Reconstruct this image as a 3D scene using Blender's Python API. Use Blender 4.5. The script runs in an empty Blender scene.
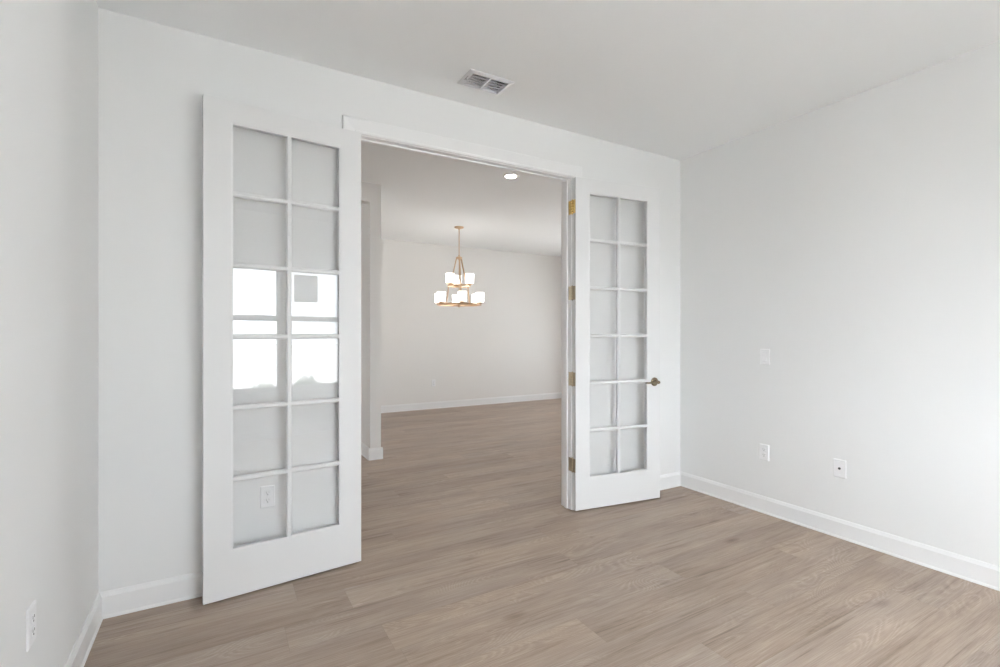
import bpy, bmesh, math, random
from mathutils import Matrix, Vector

# ---------------------------------------------------------------- camera, world, light, exposure
scene = bpy.context.scene
COL = scene.collection
R = math.radians

EYE = 1.302
cam_data = bpy.data.cameras.new('camera')
cam_data.sensor_width = 36.0
cam_data.lens = 485.8 / 1000.0 * 36.0
cam_data.clip_start = 0.02
camera = bpy.data.objects.new('camera', cam_data)
COL.objects.link(camera)
camera.location = (0, 0, EYE)
camera.rotation_euler = (R(90), 0, R(-30.04))
scene.camera = camera

scene.view_settings.view_transform = 'Standard'
scene.view_settings.look = 'None'
scene.view_settings.gamma = 1.0
scene.view_settings.use_curve_mapping = False
scene.view_settings.exposure = 0.10

SKY = 10.0            # brightness of the hazy sky
SHADE_GLOW = 4.2      # chandelier glass
DOWNLIGHT_GLOW = 70.0

world = bpy.data.worlds.new('hazy_sky')
scene.world = world
world.use_nodes = True
nt = world.node_tree
nt.nodes.clear()
w_out = nt.nodes.new('ShaderNodeOutputWorld')
w_bg = nt.nodes.new('ShaderNodeBackground')
w_tc = nt.nodes.new('ShaderNodeTexCoord')
w_dot = nt.nodes.new('ShaderNodeVectorMath'); w_dot.operation = 'DOT_PRODUCT'
sun_dir = Vector((-0.75, -0.45, 0.5)).normalized()
w_dot.inputs[1].default_value = sun_dir
w_ramp = nt.nodes.new('ShaderNodeMapRange')
w_ramp.inputs['From Min'].default_value = 0.0
w_ramp.inputs['From Max'].default_value = 1.0
w_ramp.inputs['To Min'].default_value = 0.95
w_ramp.inputs['To Max'].default_value = 2.45
w_mul = nt.nodes.new('ShaderNodeMath'); w_mul.operation = 'MULTIPLY'
w_mul.inputs[1].default_value = SKY
nt.links.new(w_tc.outputs['Generated'], w_dot.inputs[0])
nt.links.new(w_dot.outputs['Value'], w_ramp.inputs['Value'])
nt.links.new(w_ramp.outputs['Result'], w_mul.inputs[0])
nt.links.new(w_mul.outputs[0], w_bg.inputs['Strength'])
w_bg.inputs['Color'].default_value = (0.88, 0.945, 1.0, 1)
nt.links.new(w_bg.outputs[0], w_out.inputs['Surface'])

# sun behind the house: it lights the ground beyond the house's shadow and never enters the windows directly
sun_data = bpy.data.lights.new('sun', 'SUN')
sun_data.energy = 38.0
sun_data.angle = R(3)
sun_data.color = (1.0, 0.97, 0.93)
sun = bpy.data.objects.new('sun', sun_data)
COL.objects.link(sun)
sun.location = (-8, 20, 14)
sun.rotation_euler = Vector((0.36, -0.75, -0.56)).to_track_quat('-Z', 'Y').to_euler()

cy = scene.cycles
cy.max_bounces = 16
cy.diffuse_bounces = 10
cy.glossy_bounces = 6
cy.transparent_max_bounces = 24
cy.caustics_reflective = False
cy.caustics_refractive = False
cy.use_denoising = True

# ---------------------------------------------------------------- materials
def new_mat(name):
    m = bpy.data.materials.new(name)
    m.use_nodes = True
    t = m.node_tree
    return m, t, t.nodes['Principled BSDF']


def paint(name, col, rough=0.6, bump=0.0, scale=300.0, spec=0.5):
    m, t, b = new_mat(name)
    b.inputs['Base Color'].default_value = (*col, 1)
    b.inputs['Roughness'].default_value = rough
    b.inputs['Specular IOR Level'].default_value = spec
    if bump:
        tc = t.nodes.new('ShaderNodeTexCoord')
        n = t.nodes.new('ShaderNodeTexNoise')
        n.inputs['Scale'].default_value = scale
        n.inputs['Detail'].default_value = 3
        bp = t.nodes.new('ShaderNodeBump')
        bp.inputs['Strength'].default_value = bump
        bp.inputs['Distance'].default_value = 0.002
        t.links.new(tc.outputs['Object'], n.inputs['Vector'])
        t.links.new(n.outputs['Fac'], bp.inputs['Height'])
        t.links.new(bp.outputs['Normal'], b.inputs['Normal'])
    return m


def metal(name, col, rough):
    m, t, b = new_mat(name)
    b.inputs['Metallic'].default_value = 1.0
    b.inputs['Roughness'].default_value = rough
    tc = t.nodes.new('ShaderNodeTexCoord')
    n = t.nodes.new('ShaderNodeTexNoise'); n.inputs['Scale'].default_value = 90
    mx = t.nodes.new('ShaderNodeMix'); mx.data_type = 'RGBA'
    mx.inputs['A'].default_value = (*[c * 0.88 for c in col], 1)
    mx.inputs['B'].default_value = (*col, 1)
    t.links.new(tc.outputs['Object'], n.inputs['Vector'])
    t.links.new(n.outputs['Fac'], mx.inputs['Factor'])
    t.links.new(mx.outputs['Result'], b.inputs['Base Color'])
    return m


def glass_mat(name, tint=0.985):
    # thin clear glazing: transparent with Schlick reflection on each face
    m = bpy.data.materials.new(name); m.use_nodes = True
    t = m.node_tree; t.nodes.clear()
    o = t.nodes.new('ShaderNodeOutputMaterial')
    geo = t.nodes.new('ShaderNodeNewGeometry')
    dot = t.nodes.new('ShaderNodeVectorMath'); dot.operation = 'DOT_PRODUCT'
    ab = t.nodes.new('ShaderNodeMath'); ab.operation = 'ABSOLUTE'
    inv = t.nodes.new('ShaderNodeMath'); inv.operation = 'SUBTRACT'; inv.inputs[0].default_value = 1.0
    pw = t.nodes.new('ShaderNodeMath'); pw.operation = 'POWER'; pw.inputs[1].default_value = 5.0
    ma = t.nodes.new('ShaderNodeMath'); ma.operation = 'MULTIPLY_ADD'
    ma.inputs[1].default_value = 0.957; ma.inputs[2].default_value = 0.043
    tr = t.nodes.new('ShaderNodeBsdfTransparent'); tr.inputs['Color'].default_value = (tint, tint, tint, 1)
    gl = t.nodes.new('ShaderNodeBsdfGlossy'); gl.inputs['Roughness'].default_value = 0.0
    mx = t.nodes.new('ShaderNodeMixShader')
    t.links.new(geo.outputs['Normal'], dot.inputs[0]); t.links.new(geo.outputs['Incoming'], dot.inputs[1])
    t.links.new(dot.outputs['Value'], ab.inputs[0]); t.links.new(ab.outputs[0], inv.inputs[1])
    t.links.new(inv.outputs[0], pw.inputs[0]); t.links.new(pw.outputs[0], ma.inputs[0])
    t.links.new(ma.outputs[0], mx.inputs['Fac'])
    t.links.new(tr.outputs[0], mx.inputs[1]); t.links.new(gl.outputs[0], mx.inputs[2])
    t.links.new(mx.outputs[0], o.inputs['Surface'])
    return m


def glow(name, col, strength, base=(0.9, 0.9, 0.9)):
    m, t, b = new_mat(name)
    b.inputs['Base Color'].default_value = (*base, 1)
    b.inputs['Roughness'].default_value = 0.35
    b.inputs['Emission Color'].default_value = (*col, 1)
    b.inputs['Emission Strength'].default_value = strength
    return m


def plank_mat():
    """Greige oak vinyl planks, 0.2 m wide, running along X."""
    m, t, b = new_mat('oak_vinyl_planks')
    N, L = t.nodes.new, t.links.new

    def math_(op, a, c=None, d=None):
        n = N('ShaderNodeMath'); n.operation = op
        for i, v in enumerate((a, c, d)):
            if v is None:
                continue
            if isinstance(v, (int, float)):
                n.inputs[i].default_value = v
            else:
                L(v, n.inputs[i])
        return n.outputs[0]
    tc = N('ShaderNodeTexCoord')
    sep = N('ShaderNodeSeparateXYZ'); L(tc.outputs['Object'], sep.inputs[0])
    x, y = sep.outputs['X'], sep.outputs['Y']
    W, LEN = 0.2, 1.5
    ry = math_('DIVIDE', math_('SUBTRACT', y, 0.145), W)
    row = math_('FLOOR', ry)
    fy = math_('SUBTRACT', ry, row)
    wn = N('ShaderNodeTexWhiteNoise'); wn.noise_dimensions = '1D'; L(row, wn.inputs['W'])
    rx = math_('ADD', math_('DIVIDE', x, LEN), math_('MULTIPLY', wn.outputs['Value'], 7.0))
    col_i = math_('FLOOR', rx)
    fx = math_('SUBTRACT', rx, col_i)
    cid = N('ShaderNodeCombineXYZ'); L(row, cid.inputs[0]); L(col_i, cid.inputs[1])
    wn2 = N('ShaderNodeTexWhiteNoise'); wn2.noise_dimensions = '2D'; L(cid.outputs[0], wn2.inputs['Vector'])
    rnd = wn2.outputs['Value']
    sepc = N('ShaderNodeSeparateColor'); L(wn2.outputs['Color'], sepc.inputs[0])
    # coordinates shifted per plank
    off = N('ShaderNodeCombineXYZ')
    L(math_('MULTIPLY', sepc.outputs[0], 31.0), off.inputs[0])
    L(math_('MULTIPLY', sepc.outputs[1], 17.0), off.inputs[1])
    vadd = N('ShaderNodeVectorMath'); vadd.operation = 'ADD'
    L(tc.outputs['Object'], vadd.inputs[0]); L(off.outputs[0], vadd.inputs[1])

    def stretch(sx, sy):
        mp = N('ShaderNodeMapping'); L(vadd.outputs[0], mp.inputs['Vector'])
        mp.inputs['Scale'].default_value = (sx, sy, 1)
        return mp.outputs[0]

    def noise(vec, scale, detail, rough=0.55, dist=0.0):
        n = N('ShaderNodeTexNoise'); L(vec, n.inputs['Vector'])
        n.inputs['Scale'].default_value = scale; n.inputs['Detail'].default_value = detail
        n.inputs['Roughness'].default_value = rough; n.inputs['Distortion'].default_value = dist
        return n.outputs['Fac']
    fine = noise(stretch(1.7, 80), 3.0, 7, 0.7, 0.15)
    streak = noise(stretch(0.65, 19), 2.0, 6, 0.62, 0.7)
    cloud = noise(stretch(1.0, 3.0), 2.2, 3)
    # cathedral growth rings
    warp = noise(stretch(0.62, 2.5), 1.5, 1.5, 0.45, 0.5)
    rings = math_('SINE', math_('MULTIPLY', math_('ADD', warp, math_('MULTIPLY', fine, 0.03)), 380.0))
    ringm = N('ShaderNodeMapRange'); L(rings, ringm.inputs['Value'])
    ringm.inputs['From Min'].default_value = -0.2; ringm.inputs['From Max'].default_value = 1.0
    ringmask = N('ShaderNodeMapRange'); L(noise(stretch(0.9, 3.2), 1.4, 2), ringmask.inputs['Value'])
    ringmask.inputs['From Min'].default_value = 0.48; ringmask.inputs['From Max'].default_value = 0.60
    ring_amt = math_('MULTIPLY', ringm.outputs['Result'], ringmask.outputs['Result'])
    # knots
    vor = N('ShaderNodeTexVoronoi'); vor.feature = 'F1'
    L(stretch(1.0, 2.6), vor.inputs['Vector']); vor.inputs['Scale'].default_value = 1.5
    kn = N('ShaderNodeMapRange'); L(math_('ADD', vor.outputs['Distance'], math_('MULTIPLY', math_('SUBTRACT', streak, 0.5), 0.12)), kn.inputs['Value'])
    kn.inputs['From Min'].default_value = 0.13; kn.inputs['From Max'].default_value = 0.0
    dark = N('ShaderNodeMapRange'); L(streak, dark.inputs['Value'])
    dark.inputs['From Min'].default_value = 0.44; dark.inputs['From Max'].default_value = 0.28
    v = math_('MULTIPLY', math_('SUBTRACT', fine, 0.5), 0.95)
    v = math_('ADD', v, math_('MULTIPLY', math_('SUBTRACT', streak, 0.5), 0.52))
    v = math_('SUBTRACT', v, math_('MULTIPLY', dark.outputs['Result'], 0.20))
    v = math_('ADD', v, math_('MULTIPLY', math_('SUBTRACT', cloud, 0.5), 0.42))
    v = math_('ADD', v, math_('MULTIPLY', math_('SUBTRACT', rnd, 0.5), 0.15))
    v = math_('ADD', v, math_('MULTIPLY', ring_amt, 0.17))
    v = math_('SUBTRACT', v, math_('MULTIPLY', kn.outputs['Result'], 0.34))
    v = math_('ADD', v, 0.5)
    ramp = N('ShaderNodeValToRGB'); L(v, ramp.inputs['Fac'])
    e = ramp.color_ramp.elements
    e[0].position = 0.0; e[0].color = (0.145, 0.098, 0.070, 1)
    e[1].position = 1.0; e[1].color = (0.540, 0.450, 0.378, 1)
    mid = e.new(0.5); mid.color = (0.350, 0.274, 0.220, 1)
    # seams
    sy = math_('MINIMUM', fy, math_('SUBTRACT', 1.0, fy))
    sx = math_('MINIMUM', fx, math_('SUBTRACT', 1.0, fx))
    d = math_('MINIMUM', math_('MULTIPLY', sy, W), math_('MULTIPLY', sx, LEN))
    seam = N('ShaderNodeMapRange'); L(d, seam.inputs['Value'])
    seam.inputs['From Min'].default_value = 0.0; seam.inputs['From Max'].default_value = 0.0016
    seam.inputs['To Min'].default_value = 0.80; seam.inputs['To Max'].default_value = 1.0
    hsv = N('ShaderNodeMix'); hsv.data_type = 'RGBA'; hsv.blend_type = 'MULTIPLY'
    hsv.inputs['Factor'].default_value = 1.0
    # slow drift between tan and grey oak
    hue = N('ShaderNodeMix'); hue.data_type = 'RGBA'
    drift = N('ShaderNodeMapRange'); L(noise(stretch(0.6, 1.6), 1.3, 2), drift.inputs['Value'])
    drift.inputs['From Min'].default_value = 0.35; drift.inputs['From Max'].default_value = 0.65
    L(drift.outputs['Result'], hue.inputs['Factor'])
    hue.inputs['A'].default_value = (1.045, 1.005, 0.955, 1); hue.inputs['B'].default_value = (1.0, 1.0, 1.01, 1)
    tint = N('ShaderNodeMix'); tint.data_type = 'RGBA'; tint.blend_type = 'MULTIPLY'; tint.inputs['Factor'].default_value = 1.0
    L(ramp.outputs['Color'], tint.inputs['A']); L(hue.outputs['Result'], tint.inputs['B'])
    L(tint.outputs['Result'], hsv.inputs['A'])
    cc = N('ShaderNodeCombineColor')
    for i in range(3):
        L(seam.outputs['Result'], cc.inputs[i])
    L(cc.outputs[0], hsv.inputs['B'])
    L(hsv.outputs['Result'], b.inputs['Base Color'])
    b.inputs['Roughness'].default_value = 0.42
    b.inputs['Specular IOR Level'].default_value = 0.5
    bp = N('ShaderNodeBump'); bp.inputs['Strength'].default_value = 0.25; bp.inputs['Distance'].default_value = 0.001
    L(math_('ADD', fine, math_('MULTIPLY', seam.outputs['Result'], 2.0)), bp.inputs['Height'])
    L(bp.outputs['Normal'], b.inputs['Normal'])
    return m


def leaf_mat():
    m, t, b = new_mat('shrub_leaves')
    tc = t.nodes.new('ShaderNodeTexCoord')
    n = t.nodes.new('ShaderNodeTexNoise'); n.inputs['Scale'].default_value = 12
    mx = t.nodes.new('ShaderNodeMix'); mx.data_type = 'RGBA'
    mx.inputs['A'].default_value = (0.04, 0.09, 0.025, 1); mx.inputs['B'].default_value = (0.12, 0.2, 0.06, 1)
    t.links.new(tc.outputs['Object'], n.inputs['Vector'])
    t.links.new(n.outputs['Fac'], mx.inputs['Factor'])
    t.links.new(mx.outputs['Result'], b.inputs['Base Color'])
    b.inputs['Roughness'].default_value = 0.5
    return m


def concrete_mat():
    m, t, b = new_mat('pale_concrete')
    tc = t.nodes.new('ShaderNodeTexCoord')
    n = t.nodes.new('ShaderNodeTexNoise'); n.inputs['Scale'].default_value = 3; n.inputs['Detail'].default_value = 8
    mx = t.nodes.new('ShaderNodeMix'); mx.data_type = 'RGBA'
    mx.inputs['A'].default_value = (0.50, 0.495, 0.485, 1); mx.inputs['B'].default_value = (0.62, 0.615, 0.605, 1)
    t.links.new(tc.outputs['Object'], n.inputs['Vector'])
    t.links.new(n.outputs['Fac'], mx.inputs['Factor'])
    t.links.new(mx.outputs['Result'], b.inputs['Base Color'])
    b.inputs['Roughness'].default_value = 0.9
    return m


M_WALL = paint('white_wall_paint', (0.80, 0.802, 0.799), 0.65, 0.12, 260, 0.3)
M_DINING = paint('warm_white_wall_paint', (0.80, 0.785, 0.765), 0.65, 0.12, 260, 0.3)
M_CEIL = paint('flat_white_ceiling', (0.87, 0.88, 0.885), 0.85, 0.35, 90, 0.2)
M_TRIM = paint('white_semigloss_trim', (0.83, 0.83, 0.83), 0.42, 0.03, 60, 0.4)
M_DOOR = paint('white_door_enamel', (0.755, 0.755, 0.755), 0.5, 0.03, 60, 0.25)
M_PLATE = paint('white_plastic', (0.84, 0.84, 0.85), 0.3, 0.02, 50)
M_SLOT = paint('dark_slot', (0.03, 0.03, 0.03), 0.6, 0.02, 50)
M_DUCT = paint('dark_duct', (0.02, 0.02, 0.025), 0.8, 0.02, 50)
M_VENT = paint('white_vent_enamel', (0.72, 0.72, 0.74), 0.4, 0.02, 60)
M_VINYL = paint('white_window_vinyl', (0.82, 0.82, 0.82), 0.4, 0.02, 60)
M_PAPER = paint('white_paper', (0.75, 0.75, 0.75), 0.8, 0.02, 60)
_t = M_PAPER.node_tree
_tl = _t.nodes.new('ShaderNodeBsdfTranslucent'); _tl.inputs['Color'].default_value = (0.7, 0.7, 0.7, 1)
_mx = _t.nodes.new('ShaderNodeMixShader'); _mx.inputs['Fac'].default_value = 0.35
_t.links.new(_t.nodes['Principled BSDF'].outputs[0], _mx.inputs[1])
_t.links.new(_tl.outputs[0], _mx.inputs[2])
_t.links.new(_mx.outputs[0], _t.nodes['Material Output'].inputs['Surface'])
M_BRASS = metal('antique_brass', (0.40, 0.33, 0.23), 0.30)
M_BRASS_LIT = metal('antique_brass_lit', (0.80, 0.58, 0.22), 0.22)  # brass of the top hinge, lighting painted in as a brighter colour
M_SATIN = metal('satin_bronze', (0.27, 0.22, 0.155), 0.2)
M_GOLD = metal('brushed_gold', (0.70, 0.50, 0.335), 0.32)
M_STEEL = metal('grey_steel', (0.42, 0.42, 0.42), 0.4)
M_GLASS = glass_mat('clear_door_glass', 0.99)
M_WINGLASS = glass_mat('clear_window_glass', 0.985)
M_SHADE = glow('lit_white_shade_glass', (1.0, 0.955, 0.90), SHADE_GLOW)
M_LENS = glow('lit_downlight_lens', (1.0, 0.95, 0.88), DOWNLIGHT_GLOW)
M_FLOOR = plank_mat()
M_LEAF = leaf_mat()
M_STEM = paint('shrub_bark', (0.08, 0.05, 0.03), 0.8, 0.1, 60)
M_GROUND = concrete_mat()

# ---------------------------------------------------------------- mesh helpers
class MB:
    """Collects shapes and links them as one mesh object."""

    def __init__(self):
        self.bm = bmesh.new()

    def box(self, x0, x1, y0, y1, z0, z1, bevel=0.0, mat=None, seg=2):
        g = bmesh.ops.create_cube(self.bm, size=1.0)
        vs = g['verts']
        c = Matrix.Translation(((x0 + x1) / 2, (y0 + y1) / 2, (z0 + z1) / 2)) @ \
            Matrix.Diagonal((abs(x1 - x0), abs(y1 - y0), abs(z1 - z0), 1))
        if mat is not None:
            c = mat @ c
        bmesh.ops.transform(self.bm, matrix=c, verts=vs)
        if bevel:
            es = list({e for v in vs for e in v.link_edges})
            bmesh.ops.bevel(self.bm, geom=es, offset=bevel, segments=seg, affect='EDGES', profile=0.6)
        return self

    def prism(self, pts, a, b, axis='x', flip=False):
        """pts: 2-D outline; extruded between a and b along axis."""
        def P(p, s):
            if axis == 'x':
                return (s, p[0], p[1])
            if axis == 'y':
                return (p[0], s, p[1])
            return (p[0], p[1], s)
        v0 = [self.bm.verts.new(P(p, a)) for p in pts]
        v1 = [self.bm.verts.new(P(p, b)) for p in pts]
        n = len(pts)
        self.bm.faces.new(v0); self.bm.faces.new(list(reversed(v1)))
        for i in range(n):
            self.bm.faces.new((v0[(i + 1) % n], v0[i], v1[i], v1[(i + 1) % n]))
        return self

    def lathe(self, prof, seg=32, mat=None):
        """prof: list of (r, z) revolved about local z."""
        mat = mat or Matrix.Identity(4)
        rings = []
        for r, z in prof:
            if r < 1e-6:
                rings.append([self.bm.verts.new(mat @ Vector((0, 0, z)))])
            else:
                rings.append([self.bm.verts.new(mat @ Vector((r * math.cos(2 * math.pi * k / seg),
                                                              r * math.sin(2 * math.pi * k / seg), z))) for k in range(seg)])
        for a, b in zip(rings, rings[1:]):
            for k in range(seg):
                k2 = (k + 1) % seg
                if len(a) == 1 and len(b) == 1:
                    continue
                if len(a) == 1:
                    f = self.bm.faces.new((a[0], b[k2], b[k]))
                elif len(b) == 1:
                    f = self.bm.faces.new((a[k], a[k2], b[0]))
                else:
                    f = self.bm.faces.new((a[k], a[k2], b[k2], b[k]))
                f.smooth = True
        return self

    def tube(self, pts, rad, seg=10, flat=None):
        """swept tube through pts; rad number or list; flat=(w,t) gives a rectangular bar."""
        pts = [Vector(p) for p in pts]
        rads = rad if isinstance(rad, (list, tuple)) else [rad] * len(pts)
        rings = []
        up = Vector((0, 0, 1))
        for i, p in enumerate(pts):
            d = (pts[min(i + 1, len(pts) - 1)] - pts[max(i - 1, 0)]).normalized()
            s = d.cross(up)
            if s.length < 1e-4:
                s = Vector((1, 0, 0))
            s.normalize(); u = s.cross(d).normalized()
            if flat:
                w, t = flat
                ring = [p + s * (a * w / 2) + u * (c * t / 2) for a, c in ((1, 1), (-1, 1), (-1, -1), (1, -1))]
            else:
                ring = [p + s * (rads[i] * math.cos(2 * math.pi * k / seg)) + u * (rads[i] * math.sin(2 * math.pi * k / seg)) for k in range(seg)]
            rings.append([self.bm.verts.new(q) for q in ring])
        n = len(rings[0])
        for a, b in zip(rings, rings[1:]):
            for k in range(n):
                f = self.bm.faces.new((a[k], a[(k + 1) % n], b[(k + 1) % n], b[k]))
                f.smooth = not flat
        self.bm.faces.new(list(reversed(rings[0]))); self.bm.faces.new(rings[-1])
        return self

    def torus_band(self, r, z, w, t, seg=64):
        """flat ring band: mean radius r, radial width w, height t, centred at z."""
        prof = [(r - w / 2, z - t / 2), (r + w / 2, z - t / 2), (r + w / 2, z + t / 2), (r - w / 2, z + t / 2), (r - w / 2, z - t / 2)]
        self.lathe(prof, seg)
        return self

    def build(self, name, mat, parent=None, loc=None, rz=0.0, **tags):
        bmesh.ops.recalc_face_normals(self.bm, faces=self.bm.faces[:])
        me = bpy.data.meshes.new(name)
        self.bm.to_mesh(me); self.bm.free()
        me.materials.append(mat)
        o = bpy.data.objects.new(name, me)
        COL.objects.link(o)
        if parent is not None:
            o.parent = parent
        if loc is not None:
            o.location = loc
        if rz:
            o.rotation_euler = (0, 0, rz)
        for k, v in tags.items():
            o[k] = v
        return o


def empty(name, loc, rot=(0, 0, 0), label=None, category=None, group=None, kind=None):
    o = bpy.data.objects.new(name, None)
    COL.objects.link(o)
    o.empty_display_size = 0.1
    o.location = loc; o.rotation_euler = rot
    for k, v in (('label', label), ('category', category), ('group', group), ('kind', kind)):
        if v:
            o[k] = v
    return o


def structure(mb, name, mat, label, category):
    return mb.build(name, mat, kind='structure', label=label, category=category)


# ---------------------------------------------------------------- dimensions
XL, XR = -0.477, 3.433          # study side walls
YB = 2.8407                     # study back wall
YF = -1.0                       # study front wall with the windows
H = 2.79
T = 0.116                       # partition thickness
YB2 = YB + T
H2 = 2.85                       # dining ceiling
DX0, DX1 = -1.6, 6.45           # dining side walls
YFAR = 7.86
OX0, OX1, OZ = 0.698, 2.250, 2.449   # clear french door opening
JT = 0.019                      # jamb thickness
TOP = 2.95
POST_Y, POST_X0, POST_X1 = 4.995, 1.344, 1.458

# ---------------------------------------------------------------- floor and ceilings
structure(MB().box(DX0 - T, DX1 + T, YF - 0.15, YFAR + T, -0.12, 0.0), 'floor', M_FLOOR,
          'greige oak plank floor running through both rooms', 'floor')

VX0, VX1, VY0, VY1 = 1.250, 1.488, 2.461, 2.609     # register opening
c = MB()
c.box(XL - 0.02, XR + 0.02, YF - 0.02, VY0, H, H + 0.1)
c.box(XL - 0.02, XR + 0.02, VY1, YB + 0.02, H, H + 0.1)
c.box(XL - 0.02, VX0, VY0, VY1, H, H + 0.1)
c.box(VX1, XR + 0.02, VY0, VY1, H, H + 0.1)
structure(c, 'ceiling', M_CEIL, 'flat white ceiling of the near room with a vent', 'ceiling')
structure(MB().box(DX0 - 0.02, DX1 + 0.02, YB2 - 0.02, YFAR + 0.02, H2, H2 + 0.1), 'ceiling', M_CEIL,
          'white ceiling of the room beyond the french doors', 'ceiling')

# ---------------------------------------------------------------- walls
structure(MB().box(XL - T, XL, YF - 0.15, YB, 0, TOP), 'wall_left', M_WALL,
          'white wall at the left edge of the near room', 'wall')
structure(MB().box(XR, XR + T, YF - 0.15, YB, 0, TOP), 'wall_right', M_WALL,
          'bright white wall on the right with a switch and two plates', 'wall')
w = MB()
w.box(DX0 - T, OX0 - JT, YB, YB2, 0, TOP)
w.box(OX1 + JT, DX1 + T, YB, YB2, 0, TOP)
w.box(OX0 - JT, OX1 + JT, YB, YB2, OZ + JT, TOP)
structure(w, 'wall_back', M_WALL, 'white wall holding the open french doors', 'wall')

WZ0, WZ1 = 0.55, 2.20
WINS = ((0.55, 1.494), (1.555, 2.50))
w = MB()
w.box(XL, WINS[0][0], YF - 0.15, YF, 0, TOP)
w.box(WINS[0][1], WINS[1][0], YF - 0.15, YF, WZ0, WZ1)
w.box(WINS[1][1], XR, YF - 0.15, YF, 0, TOP)
w.box(WINS[0][0], WINS[1][1], YF - 0.15, YF, 0, WZ0)
w.box(WINS[0][0], WINS[1][1], YF - 0.15, YF, WZ1, TOP)
structure(w, 'wall_front', M_WALL, 'white wall behind the camera with twin windows', 'wall')

structure(MB().box(DX0, DX1, YFAR, YFAR + T, 0, TOP), 'wall_far', M_DINING,
          'plain off-white end wall behind the chandelier', 'wall')
DW = (4.8, 6.4)      # window added to bring daylight into the dining room, y range
w = MB()
w.box(DX1, DX1 + T, YB2, DW[0], 0, TOP)
w.box(DX1, DX1 + T, DW[1], YFAR + T, 0, TOP)
w.box(DX1, DX1 + T, DW[0], DW[1], 0, 0.45)
w.box(DX1, DX1 + T, DW[0], DW[1], 2.3, TOP)
structure(w, 'wall_dining', M_DINING, 'off-white side wall of the far room with an added wide window', 'wall')
HW = (6.75, 7.35)      # window added to brighten the hall, y range
w = MB()
w.box(DX0 - T, DX0, YB2, HW[0], 0, TOP)
w.box(DX0 - T, DX0, HW[1], YFAR + T, 0, TOP)
w.box(DX0 - T, DX0, HW[0], HW[1], 0, 0.45)
w.box(DX0 - T, DX0, HW[0], HW[1], 2.3, TOP)
structure(w, 'wall_hall', M_DINING, 'off-white wall with an added window at the hidden left end of the far room', 'wall')
w = MB()
w.box(POST_X0, POST_X1, POST_Y, YFAR, 0, H2)
w.box(DX0, POST_X0, POST_Y, POST_Y + T, 2.655, H2)
w.box(DX0, -0.3, POST_Y, POST_Y + T, 0, 2.655)
structure(w, 'wall_partition', M_DINING, 'off-white wall end and header beside the left french door', 'wall')

# ---------------------------------------------------------------- baseboards
BH, BT = 0.118, 0.0135
PROF = [(0, 0), (BT + 0.006, 0), (BT + 0.006, 0.003), (BT + 0.004, 0.009), (BT, 0.014), (BT, BH - 0.020),
        (BT - 0.002, BH - 0.016), (BT - 0.007, BH - 0.003), (BT - 0.009, BH), (0, BH)]


def baseboard(name, label, runs):
    """runs: (axis, wall coordinate, outward sign, a, b)"""
    m = MB()
    for axis, wc, sg, a, b_ in runs:
        m.prism([(wc + sg * (d - 0.0), z) for d, z in PROF], a, b_, axis)
    return structure(m, name, M_TRIM, label, 'baseboard')


CW = 0.087     # casing width
baseboard('baseboard_left', 'white baseboard along the left wall', [('y', XL, 1, YF, YB)])
baseboard('baseboard_right', 'white baseboard along the bright right wall', [('y', XR, -1, YF, YB)])
baseboard('baseboard_back', 'white baseboard left of the left french door',
          [('x', YB, -1, XL, OX0 - 0.005 - CW)])
baseboard('baseboard_back', 'short white baseboard right of the right french door',
          [('x', YB, -1, OX1 + 0.005 + CW, XR)])
baseboard('baseboard_front', 'white baseboard under the twin windows', [('x', YF, 1, XL, XR)])
baseboard('baseboard_far', 'white baseboard along the wall behind the chandelier', [('x', YFAR, -1, POST_X1, DX1)])
baseboard('baseboard_partition', 'white baseboard wrapping the wall end by the left door',
          [('x', POST_Y, -1, POST_X0 - BT - 0.004, POST_X1 + BT + 0.004),
           ('y', POST_X1, 1, POST_Y, YFAR), ('y', POST_X0, -1, POST_Y, YFAR)])

# ---------------------------------------------------------------- door frame trim
j = MB()
j.box(OX0 - JT, OX0, YB, YB2, 0, OZ, 0.0008)
j.box(OX1, OX1 + JT, YB, YB2, 0, OZ, 0.0008)
j.box(OX0 - JT, OX1 + JT, YB, YB2, OZ, OZ + JT, 0.0008)
S0, S1, ST = YB + 0.039, YB + 0.075, 0.011
j.box(OX0, OX0 + ST, S0, S1, 0, OZ - ST, 0.002)
j.box(OX1 - ST, OX1, S0, S1, 0, OZ - ST, 0.002)
j.box(OX0, OX1, S0, S1, OZ - ST, OZ, 0.002)
structure(j, 'trim_1', M_TRIM, 'white jamb and door stop lining the french door opening', 'trim')


def casing(name, label, yface, sg):
    m = MB()
    ix0, ix1, iz = OX0 - 0.005, OX1 + 0.005, OZ + 0.005
    prof = [(0.0, 0.009), (0.004, 0.0115), (0.014, 0.0125), (0.017, 0.0105), (0.022, 0.011),
            (0.060, 0.0155), (0.074, 0.017), (CW - 0.003, 0.017), (CW, 0.014)]
    prof = [(0.0, 0.0)] + prof + [(CW, 0.0)]
    # mitred frame swept through four stations
    rings = []
    for st in range(4):
        ring = []
        for wv, d in prof:
            y = yface + sg * d
            if st == 0:
                p = (ix0 - wv, y, 0.0)
            elif st == 1:
                p = (ix0 - wv, y, iz + wv)
            elif st == 2:
                p = (ix1 + wv, y, iz + wv)
            else:
                p = (ix1 + wv, y, 0.0)
            ring.append(m.bm.verts.new(p))
        rings.append(ring)
    n = len(prof)
    for a, b_ in zip(rings, rings[1:]):
        for k in range(n):
            m.bm.faces.new((a[k], a[(k + 1) % n], b_[(k + 1) % n], b_[k]))
    m.bm.faces.new(rings[0]); m.bm.faces.new(list(reversed(rings[-1])))
    return structure(m, name, M_TRIM, label, 'trim')


casing('trim_2', 'white casing around the french door opening, near side', YB, -1)
casing('trim_3', 'white casing around the french door opening, far side', YB2, 1)

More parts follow.
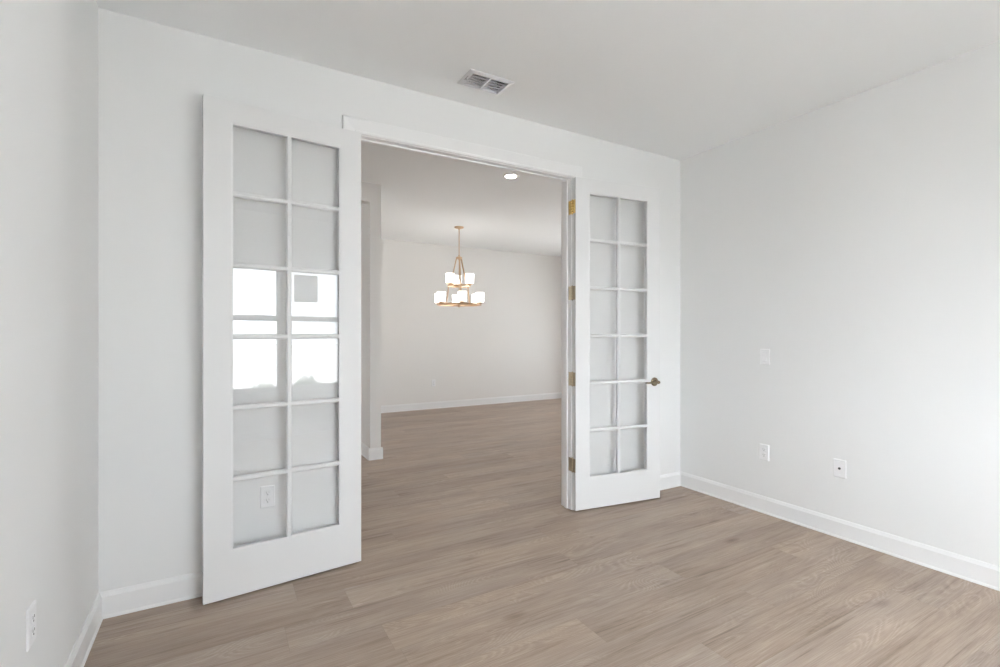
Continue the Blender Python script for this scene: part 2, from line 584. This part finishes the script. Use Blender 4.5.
# ---------------------------------------------------------------- french doors
LW, LZ0, LZ1 = 0.7725, 0.010, 2.442
Y0, Y1 = -0.043, -0.008        # front (towards camera when open), back
STILE, GX0, GZ0, GZ1 = 0.117, 0.127, 0.243, 2.330
MU = 0.026


def french_door(name, label, sgn, px, theta, lit_top):
    """sgn: +1 the leaf runs to +X from its hinges, -1 to -X."""
    root = empty(name, (px, YB - 0.013, 0), (0, 0, theta), label, 'door', kind='structure')
    e = 0.0025

    def bx(m, u0, u1, y0, y1, z0, z1, bev=0.0):
        m.box(sgn * u0, sgn * u1, y0, y1, z0, z1, bev)
    f = MB()
    ch_ = 0.002      # eased outer arrises
    for u0, u1 in ((e, STILE), (LW, LW - STILE)):
        k = math.copysign(ch_, u1 - u0)
        f.prism([(sgn * u1, Y0), (sgn * u1, Y1), (sgn * (u0 + k), Y1), (sgn * u0, Y1 - ch_), (sgn * u0, Y0 + ch_), (sgn * (u0 + k), Y0)], LZ0, LZ1, 'z')
    bx(f, STILE, LW - STILE, Y0, Y1, LZ0, GZ0 - 0.010)
    bx(f, STILE, LW - STILE, Y0, Y1, GZ1 + 0.010, LZ1)
    # glazing bead: sloped frame stepping down to the glass on both faces
    for ya, yb in ((Y0 + 0.001, -0.030), (Y1 - 0.001, -0.021)):
        outer = [(STILE, GZ0 - 0.010), (LW - STILE, GZ0 - 0.010), (LW - STILE, GZ1 + 0.010), (STILE, GZ1 + 0.010)]
        inner = [(GX0, GZ0), (LW - GX0, GZ0), (LW - GX0, GZ1), (GX0, GZ1)]
        vo = [f.bm.verts.new((sgn * u, ya, z)) for u, z in outer]
        vi = [f.bm.verts.new((sgn * u, ya + (yb - ya) * 0.15, z)) for u, z in inner]
        vb = [f.bm.verts.new((sgn * u, -0.0255, z)) for u, z in inner]
        vob = [f.bm.verts.new((sgn * u, -0.0255, z)) for u, z in outer]
        for k in range(4):
            k2 = (k + 1) % 4
            f.bm.faces.new((vo[k], vo[k2], vi[k2], vi[k]))
            f.bm.faces.new((vi[k], vi[k2], vb[k2], vb[k]))
            f.bm.faces.new((vb[k], vb[k2], vob[k2], vob[k]))
            f.bm.faces.new((vob[k], vob[k2], vo[k2], vo[k]))
    f.build('leaf_frame', M_DOOR, root)
    # muntins: chamfered bars
    g = MB()
    mid = LW / 2

    def bar_v(u):
        h = MU / 2
        pts = [(-h, -0.0335), (-h * 0.45, -0.0405), (h * 0.45, -0.0405), (h, -0.0335), (h, -0.0175), (h * 0.45, -0.0105), (-h * 0.45, -0.0105), (-h, -0.0175)]
        g.prism([(sgn * u + a, b_) for a, b_ in pts], GZ0 - 0.002, GZ1 + 0.002, 'z')

    def bar_h(z):
        h = MU / 2
        pts = [(-0.0333, -h), (-0.0403, -h * 0.45), (-0.0403, h * 0.45), (-0.0333, h), (-0.0177, h), (-0.0107, h * 0.45), (-0.0107, -h * 0.45), (-0.0177, -h)]
        g.prism([(b_, z + a) for b_, a in pts], sgn * (GX0 - 0.002), sgn * (LW - GX0 + 0.002), 'x')
    bar_v(mid)
    pitch = (GZ1 - GZ0 + MU) / 6
    for k in range(1, 6):
        bar_h(GZ0 - MU / 2 + pitch * k)
    g.build('muntin_grid', M_DOOR, root)
    p = MB()
    for k in range(6):
        z0 = GZ0 + pitch * k
        z1 = z0 + pitch - MU
        bx(p, GX0, mid - MU / 2, -0.0275, -0.0235, z0, z1)
        bx(p, mid + MU / 2, LW - GX0, -0.0275, -0.0235, z0, z1)
    p.build('glass_panes', M_GLASS, root)
    # hinges
    inv = Matrix.Rotation(-theta, 4, 'Z') @ Matrix.Translation((-px, -(YB - 0.013), 0))
    for i, hz in enumerate((0.335, 0.967, 1.600, 2.232)):
        top = lit_top and i == 3
        h = MB()
        # plate let into the jamb face
        jx = OX1 if sgn > 0 else OX0
        h.box(jx - sgn * 0.0016, jx + sgn * 0.0004, YB - 0.006, YB + 0.030, hz - 0.05, hz + 0.05, 0.0004, inv, 1)
        # plate on the door's edge
        h.box(sgn * (e - 0.0016), sgn * (e + 0.0004), -0.040, -0.003, hz - 0.05, hz + 0.05, 0.0004, None, 1)
        for k in range(5):
            a = hz - 0.05 + 0.02 * k
            h.lathe([(0, a + 0.0004), (0.0055, a + 0.0004), (0.006, a + 0.001), (0.006, a + 0.019), (0.0055, a + 0.0196), (0, a + 0.0196)], 14)
        h.lathe([(0, hz + 0.05), (0.005, hz + 0.05), (0.006, hz + 0.0525), (0.003, hz + 0.056), (0, hz + 0.056)], 14)
        h.lathe([(0, hz - 0.056), (0.003, hz - 0.056), (0.006, hz - 0.0525), (0.005, hz - 0.05), (0, hz - 0.05)], 14)
        for zz in (-0.035, 0.0, 0.035):
            yy = -0.028 if zz else -0.018
            h.lathe([(0, 0.0), (0.004, 0.0), (0.0035, 0.0007), (0, 0.0009)], 10,
                    Matrix.Translation((sgn * (e - 0.0015), yy, hz + zz)) @ Matrix.Rotation(-sgn * R(90), 4, 'Y'))
        o = h.build('hinge', M_BRASS_LIT if top else M_BRASS, root)
        if top:
            o['label'] = 'brass hinge with the light on it put into its colour'
    return root


thL = R(5.8)
thR = R(-7.6)
door_l = french_door('door_1', 'white twelve-pane french door leaf swung open on the left', -1, OX0, thL, False)
door_r = french_door('door_2', 'white french door leaf with brass lever on the right', 1, OX1, thR, True)

# flush bolts in the free edge of the left leaf
for z0, z1, tip in ((LZ1 - 0.15, LZ1 - 0.002, LZ1 + 0.004), (LZ0 + 0.002, LZ0 + 0.15, LZ0 - 0.004)):
    fb = MB()
    fb.box(-LW - 0.0008, -LW + 0.001, -0.034, -0.017, z0, z1, 0.0004, None, 1)
    fb.box(-LW - 0.0018, -LW - 0.0004, -0.029, -0.022, (z0 + z1) / 2 - 0.02, (z0 + z1) / 2 + 0.02, 0.0004, None, 1)
    zt = sorted((z1 - 0.01 if tip > 1 else z0 + 0.01, tip))
    fb.lathe([(0, zt[0]), (0.0045, zt[0]), (0.0045, zt[1]), (0, zt[1])], 12, Matrix.Translation((-LW + 0.010, -0.0255, 0)))
    fb.build('flush_bolt', M_STEEL, door_l, label='grey steel bolt at the free edge')

# lever handle on the right leaf
HU, HZ = 0.714, 0.924
hd = MB()
axis = Matrix.Translation((HU, Y0, HZ)) @ Matrix.Rotation(R(90), 4, 'X')
hd.lathe([(0, 0), (0.033, 0), (0.034, 0.002), (0.034, 0.005), (0.031, 0.008), (0.022, 0.0105), (0.014, 0.012), (0, 0.012)], 32, axis)
handle = hd.build('door_handle', M_SATIN, door_r, label='brass lever handle with round rosette')
nk = MB()
nk.lathe([(0.0125, 0.010), (0.0105, 0.016), (0.010, 0.034), (0.0125, 0.042), (0.013, 0.052), (0.010, 0.058), (0, 0.060)], 24, axis)
nk.build('neck', M_SATIN, handle)
lv = MB()
yl = Y0 - 0.049
lv.tube([(HU + 0.004, yl, HZ), (HU - 0.015, yl, HZ + 0.001), (HU - 0.04, yl - 0.001, HZ + 0.0005), (HU - 0.07, yl + 0.001, HZ - 0.002),
         (HU - 0.095, yl + 0.006, HZ - 0.003), (HU - 0.112, yl + 0.014, HZ - 0.002)], [0.0095, 0.0090, 0.0075, 0.0068, 0.0062, 0.0045], 14)
lv.build('lever', M_SATIN, handle)
lt = MB()
lt.box(LW - 0.001, LW + 0.001, -0.038, -0.013, HZ - 0.028, HZ + 0.028, 0.0004, None, 1)
lt.box(LW, LW + 0.010, -0.031, -0.020, HZ - 0.009, HZ + 0.009, 0.002)
lt.build('latch', M_SATIN, door_r)

# ---------------------------------------------------------------- windows behind the camera
def window(name, label, x0, x1, y0, y1, z0, z1):
    """double-hung window set in a front wall; y0 outside, y1 inside of the frame."""
    root = empty(name, ((x0 + x1) / 2, y1, z0), (0, 0, 0), label, 'window', kind='structure')
    cx = (x0 + x1) / 2
    a, b_ = x0 - cx, x1 - cx
    h = z1 - z0
    d = y0 - y1
    fw = 0.030
    f = MB()
    f.box(a, a + fw, d, 0, 0, h, 0.002); f.box(b_ - fw, b_, d, 0, 0, h, 0.002)
    f.box(a + fw, b_ - fw, d, 0, 0, fw, 0.002); f.box(a + fw, b_ - fw, d, 0, h - fw, h, 0.002)
    f.build('window_frame', M_VINYL, root)
    hm = 0.925
    for nm, s0, s1, yy0, yy1 in (('lower_sash', fw, hm + 0.035, d * 0.5, -0.008), ('upper_sash', hm - 0.035, h - fw, d + 0.008, d * 0.5)):
        s = MB()
        sw = 0.031
        s.box(a + fw, a + fw + sw, yy0, yy1, s0, s1, 0.002); s.box(b_ - fw - sw, b_ - fw, yy0, yy1, s0, s1, 0.002)
        s.box(a + fw + sw, b_ - fw - sw, yy0, yy1, s0, s0 + (0.045 if s0 > 0.5 else sw), 0.002); s.box(a + fw + sw, b_ - fw - sw, yy0, yy1, s1 - (0.045 if s1 < 1.2 else sw), s1, 0.002)
        so = s.build(nm, M_VINYL, root)
        g = MB()
        ym = (yy0 + yy1) / 2
        g.box(a + fw + sw, b_ - fw - sw, ym - 0.002, ym + 0.002, s0 + sw, s1 - sw)
        g.build('pane', M_WINGLASS, so)
    return root


window('window_1', 'white double-hung window behind the camera, nearer the left wall', *WINS[0], YF - 0.14, YF - 0.07, WZ0 + 0.02, WZ1)
window('window_2', 'white double-hung window behind the camera with a paper sheet on it', *WINS[1], YF - 0.14, YF - 0.07, WZ0 + 0.02, WZ1)
sl = MB()
for x0, x1 in WINS:
    sl.box(x0, x1, YF - 0.14, YF + 0.015, WZ0 - 0.0, WZ0 + 0.02, 0.003)
structure(sl, 'trim_4', M_TRIM, 'white sills under the twin windows', 'trim')
MB().box(1.65, 1.965, YF - 0.1105, YF - 0.1095, 1.715, 2.075).build(
    'paper_sheet', M_PAPER, label='paper sheet taped inside the upper pane of a window', category='paper')

# unseen side windows, added to let daylight into the far room and the hall
def added_window(name, label, x, yr, sg):
    root = empty(name, (x, (yr[0] + yr[1]) / 2, 0.45), (0, 0, 0 if sg > 0 else math.pi), label, 'window', kind='structure')
    f = MB()
    hw = (yr[1] - yr[0]) / 2
    for a, b_ in ((-hw, -hw + 0.05), (-0.025, 0.025), (hw - 0.05, hw)):
        f.box(0.03, 0.10, a, b_, 0, 1.85, 0.002)
    for z0, z1 in ((0, 0.05), (0.9, 0.95), (1.8, 1.85)):
        f.box(0.032, 0.098, -hw + 0.05, hw - 0.05, z0, z1, 0.002)
    f.build('window_frame', M_VINYL, root)
    MB().box(0.06, 0.064, -hw + 0.05, hw - 0.05, 0.05, 1.8).build('pane', M_WINGLASS, root)


added_window('added_window_3', 'unseen wide window added for daylight in the side wall of the far room', DX1, DW, 1)
added_window('added_window_4', 'unseen window added to light the hall from its end wall', DX0, HW, -1)

# ---------------------------------------------------------------- wall plates
def plate_root(name, loc, rz, label, cat, group=None):
    return empty(name, loc, (0, 0, rz), label, cat, group)


def cover(root):
    # faces local -Y; origin on the wall surface at the plate's centre
    m = MB()
    w2, h2 = 0.0352, 0.0575
    b0 = [(-w2, -h2), (w2, -h2), (w2, h2), (-w2, h2)]
    k = 0.004
    front = [(x - math.copysign(k, x), z - math.copysign(k, z)) for x, z in b0]
    v0 = [m.bm.verts.new((x, 0.0, z)) for x, z in b0]
    v1 = [m.bm.verts.new((x, -0.003, z)) for x, z in b0]
    v2 = [m.bm.verts.new((x, -0.006, z)) for x, z in front]
    m.bm.faces.new(v0); m.bm.faces.new(list(reversed(v2)))
    for a, b_ in ((v0, v1), (v1, v2)):
        for i in range(4):
            m.bm.faces.new((a[i], a[(i + 1) % 4], b_[(i + 1) % 4], b_[i]))
    return m.build('cover_plate', M_PLATE, root)


def screw(root, z):
    m = MB()
    m.lathe([(0, -0.001), (0.0032, -0.001), (0.0028, 0.0012), (0, 0.0014)], 12,
            Matrix.Translation((0, -0.006, z)) @ Matrix.Rotation(R(90), 4, 'X'))
    m.build('screw', M_PLATE, root)


def outlet(loc, rz, label):
    root = plate_root('wall_outlet', loc, rz, label, 'outlet', 'duplex wall outlets')
    cover(root); screw(root, 0.0)
    for zc in (0.0195, -0.0195):
        r = MB()
        pts = []
        for k in range(32):
            a = 2 * math.pi * k / 32
            pts.append((max(-0.0148, min(0.0148, 0.0172 * math.cos(a))), zc + 0.0172 * math.sin(a) * 0.86))
        # rim groove then the face of the receptacle
        r.prism(pts, -0.0055, -0.0075, 'y')
        ro = r.build('receptacle', M_PLATE, root)
        s = MB()
        s.box(-0.0074, -0.0054, -0.0081, -0.0070, zc - 0.0005, zc + 0.0085)
        s.box(0.0054, 0.0074, -0.0081, -0.0070, zc + 0.0005, zc + 0.0080)
        s.lathe([(0, -0.0006), (0.0028, -0.0006), (0.0028, 0.0005), (0, 0.0006)], 12,
                Matrix.Translation((0, -0.0075, zc - 0.0075)) @ Matrix.Rotation(R(90), 4, 'X'))
        s.build('slots', M_SLOT, ro)
        rim = MB()
        big = [((x) * 1.10, zc + (z - zc) * 1.10) for x, z in pts]
        rim.prism(big, -0.0057, -0.0062, 'y')
        rim.build('gasket', M_VENT, ro)
    return root


outlet((XR, 2.095, 0.439), R(-90), 'white duplex outlet low on the right wall, below the switch')
outlet((XL, 1.913, 0.450), R(90), 'white duplex outlet low on the left wall at the photo edge')
outlet((0.222, YB, 0.440), 0, 'white duplex outlet seen through the left door glass')
outlet((3.215, YFAR, 0.446), 0, 'small white duplex outlet on the wall below the chandelier')

sw = plate_root('light_switch', (XR, 2.091, 1.132), R(-90), 'white rocker light switch on the right wall above an outlet', 'light switch')
cover(sw); screw(sw, 0.048); screw(sw, -0.048)
m = MB()
m.box(-0.0168, 0.0168, -0.0068, -0.005, -0.0335, 0.0335, 0.0006)
m.build('switch_frame', M_VENT, sw)
m = MB()
m.prism([(-0.005, -0.031), (-0.0115, -0.031), (-0.0080, 0.0), (-0.0078, 0.031), (-0.005, 0.031)], -0.0150, 0.0150, 'x')
m.build('rocker', M_PLATE, sw)

cx = plate_root('cable_plate', (XR, 1.599, 0.440), R(-90), 'white cable jack plate with dark centre hole on the right wall', 'wall plate')
cover(cx); screw(cx, 0.042); screw(cx, -0.042)
m = MB()
ax = Matrix.Translation((0, -0.006, 0.001)) @ Matrix.Rotation(R(90), 4, 'X')
m.lathe([(0, -0.001), (0.0078, -0.001), (0.0078, 0.0025), (0.0062, 0.0030), (0.0052, 0.0030), (0.0050, 0.010), (0.0034, 0.010), (0.0034, 0.002), (0, 0.002)], 16, ax)
m.build('jack', M_SLOT, cx, label='dark threaded cable jack')

# ---------------------------------------------------------------- ceiling register
vent = empty('ceiling_vent', ((VX0 + VX1) / 2, (VY0 + VY1) / 2, H), (0, 0, 0),
             'white two-column louvred air vent on the ceiling', 'vent')
hx, hy = (VX1 - VX0) / 2, (VY1 - VY0) / 2
f = MB()
ox, oy = hx + 0.026, hy + 0.016
outer = [(-ox, -oy), (ox, -oy), (ox, oy), (-ox, oy)]
mid_ = [(-hx - 0.004, -hy - 0.003), (hx + 0.004, -hy - 0.003), (hx + 0.004, hy + 0.003), (-hx - 0.004, hy + 0.003)]
inn = [(-hx + 0.004, -hy + 0.004), (hx - 0.004, -hy + 0.004), (hx - 0.004, hy - 0.004), (-hx + 0.004, hy - 0.004)]
rows = [[f.bm.verts.new((x, y, z)) for x, y in ring] for ring, z in ((outer, 0.0), (outer, -0.003), (mid_, -0.010), (inn, -0.010), (inn, 0.012), (mid_, 0.0))]
for a, b_ in zip(rows, rows[1:] + rows[:1]):
    for i in range(4):
        f.bm.faces.new((a[i], a[(i + 1) % 4], b_[(i + 1) % 4], b_[i]))
f.box(-0.006, 0.006, -hy + 0.004, hy - 0.004, -0.0098, 0.012, 0.001)
f.build('vent_frame', M_VENT, vent)
lo = MB()
for sx in (-1, 1):
    x0, x1 = sorted((sx * 0.006, sx * (hx - 0.004)))
    for k in range(5):
        yc = -hy + 0.020 + k * (2 * hy - 0.040) / 4
        mt = Matrix.Translation(((x0 + x1) / 2, yc, 0.0)) @ Matrix.Rotation(R(9), 4, 'X')
        lo.box(-(x1 - x0) / 2, (x1 - x0) / 2, -0.0078, 0.0078, -0.0006, 0.0006, 0, mt)
lo.build('louvers', M_VENT, vent)
du = MB()
for a in (((-hx, hx), (-hy - 0.004, -hy)), ((-hx, hx), (hy, hy + 0.004)), ((-hx - 0.004, -hx), (-hy, hy)), ((hx, hx + 0.004), (-hy, hy))):
    du.box(a[0][0], a[0][1], a[1][0], a[1][1], 0.013, 0.22)
du.box(-hx, hx, -hy, hy, 0.22, 0.224)
du.build('duct', M_DUCT, vent)
lvv = MB()
lvv.box(-hx - 0.013, -hx - 0.009, -0.030, 0.022, -0.0092, -0.004, 0.001)
lvv.box(-hx - 0.0125, -hx - 0.0095, -0.004, 0.004, -0.020, -0.008, 0.001)
lvv.build('damper_lever', M_STEEL, vent)

# ---------------------------------------------------------------- recessed light in the far room
def downlight(x, y, label):
    root = empty('downlight', (x, y, H2), (0, 0, 0), label, 'ceiling light')
    MB().lathe([(0.055, -0.0015), (0.058, -0.006), (0.066, -0.008), (0.078, -0.005), (0.081, 0.0), (0.055, 0.0), (0.055, -0.0015)], 40).build('trim_ring', M_TRIM, root)
    MB().lathe([(0, -0.0028), (0.0545, -0.0028), (0.0545, -0.0003), (0, -0.0003)], 40).build('lens', M_LENS, root, label='glowing white lens')
    return root


downlight(2.483, 4.08, 'lit round recessed ceiling light beyond the french doors')

# ---------------------------------------------------------------- chandelier
CX, CY_ = 3.02, 6.41
ch = empty('chandelier', (CX, CY_, H2), (0, 0, 0), 'two-tier gold chandelier with nine lit white glass shades', 'chandelier')
yaw0 = R(-25.2)      # ring start relative to the room
ZH, ZU, ZL = 2.395 - H2, 1.995 - H2, 1.722 - H2
RU, RL = 0.165, 0.32
MB().lathe([(0, 0), (0.068, 0), (0.070, -0.004), (0.066, -0.014), (0.050, -0.022), (0.014, -0.026), (0.010, -0.040), (0, -0.040)], 32).build('canopy', M_GOLD, ch)
MB().lathe([(0, -0.03), (0.006, -0.03), (0.006, ZH + 0.05), (0.011, ZH + 0.045), (0.011, ZH + 0.02), (0, ZH + 0.02)], 16).build('rod', M_GOLD, ch)
MB().lathe([(0, ZH + 0.03), (0.016, ZH + 0.028), (0.044, ZH + 0.014), (0.048, ZH + 0.004), (0.044, ZH - 0.004), (0.014, ZH - 0.010), (0.010, ZH - 0.03), (0, ZH - 0.03)], 28).build('hub', M_GOLD, ch)


def pol(r, a, z):
    return (r * math.cos(a), r * math.sin(a), z)


def ring(name, r, z):
    return MB().torus_band(r, z, 0.012, 0.020).build(name, M_GOLD, ch)


ring('upper_ring', RU, ZU)
ring('lower_ring', RL, ZL)
for k in range(3):
    a = yaw0 + R(38) + k * R(120)
    m = MB()
    m.tube([pol(0.030, a, ZH + 0.004), pol(0.046, a, ZH - 0.02), pol(0.062, a, ZH - 0.09), pol(0.090, a, ZH - 0.20),
            pol(0.128, a, ZH - 0.32), pol(RU, a, ZU)], 0, flat=(0.022, 0.009))
    m.build('upper_arm', M_GOLD, ch)
    m = MB()
    m.tube([pol(RU, a, ZU), pol(RU + 0.010, a, ZU - 0.10), pol(RU + 0.024, a, ZU - 0.20), pol(RU + 0.036, a, ZL)], 0, flat=(0.022, 0.009))
    m.build('lower_arm', M_GOLD, ch)
m = MB()
m.lathe([(0, ZH - 0.02), (0.006, ZH - 0.02), (0.006, ZL + 0.02), (0.026, ZL + 0.014), (0.028, ZL - 0.010), (0.012, ZL - 0.018), (0.010, ZL - 0.036), (0, ZL - 0.042)], 20)
for k in range(6):
    a = yaw0 + R(38) + k * R(60)
    m.tube([pol(0.02, a, ZL), pol(RL, a, ZL)], 0, flat=(0.010, 0.012))
m.build('centre_stem', M_GOLD, ch)
lights = [(RU, yaw0 + R(98) + k * R(120), ZU) for k in range(3)] + [(RL, yaw0 + R(38) + k * R(60), ZL) for k in range(6)]
for r, a, z in lights:
    p = Matrix.Translation(pol(r, a, z))
    cup = MB().lathe([(0, 0.008), (0.016, 0.008), (0.020, 0.014), (0.050, 0.018), (0.052, 0.026), (0.046, 0.030), (0, 0.030)], 24, p).build('shade_holder', M_GOLD, ch)
    MB().lathe([(0, 0.031), (0.052, 0.031), (0.058, 0.036), (0.0600, 0.165), (0.0580, 0.165), (0.0560, 0.038), (0, 0.036)], 28, p).build('shade', M_SHADE, ch, label='lit white glass cylinder shade')

# ---------------------------------------------------------------- outside the windows
structure(MB().box(-45, 50, -60, 50, -0.30, -0.125), 'ground', M_GROUND, 'pale paved ground outside the windows', 'ground')
rng = random.Random(4)


def shrub(x, y, h, rad, label):
    root = empty('shrub', (x, y, -0.125), (0, 0, 0), label, 'shrub', 'shrubs under the windows')
    st = MB()
    for k in range(6):
        a = k * 1.05
        st.tube([(0.02 * math.cos(a), 0.02 * math.sin(a), 0), (rad * 0.35 * math.cos(a), rad * 0.35 * math.sin(a), h * 0.5),
                 (rad * 0.6 * math.cos(a), rad * 0.6 * math.sin(a), h * 0.85)], [0.010, 0.007, 0.004], 6)
    st.build('stems', M_STEM, root)
    lf = MB()
    for k in range(1900):
        u = rng.uniform(-0.35, 1); t = rng.uniform(0, 2 * math.pi); q = rng.uniform(0.55, 1.0)
        s = math.sqrt(max(0, 1 - u * u)) * rad * q
        c0 = Vector((s * math.cos(t), s * math.sin(t), h * 0.52 + u * h * 0.5 * q * rng.uniform(0.9, 1.08)))
        rot = Matrix.Rotation(rng.uniform(0, 6.28), 3, 'Z') @ Matrix.Rotation(rng.uniform(-1.2, 1.2), 3, 'X')
        L_ = rng.uniform(0.05, 0.085)
        vs = [lf.bm.verts.new(c0 + rot @ Vector(v)) for v in ((0, 0, 0), (L_ * 0.25, L_ * 0.5, 0.004), (0, L_, 0), (-L_ * 0.25, L_ * 0.5, 0.004))]
        lf.bm.faces.new(vs)
    lf.build('foliage', M_LEAF, root)


for i, (x, y, h) in enumerate(((0.20, -2.0, 0.70), (0.86, -2.1, 0.75), (1.52, -2.0, 0.70), (2.18, -2.1, 0.76), (2.84, -2.0, 0.72))):
    shrub(x, y, h, 0.25, ['low leafy shrub outside the window, nearest the left wall', 'leafy shrub outside the window, second from the left wall',
                          'leafy shrub outside, below the post between the windows', 'tall leafy shrub outside the window with the paper sheet',
                          'leafy shrub outside the windows, nearest the right wall'][i])
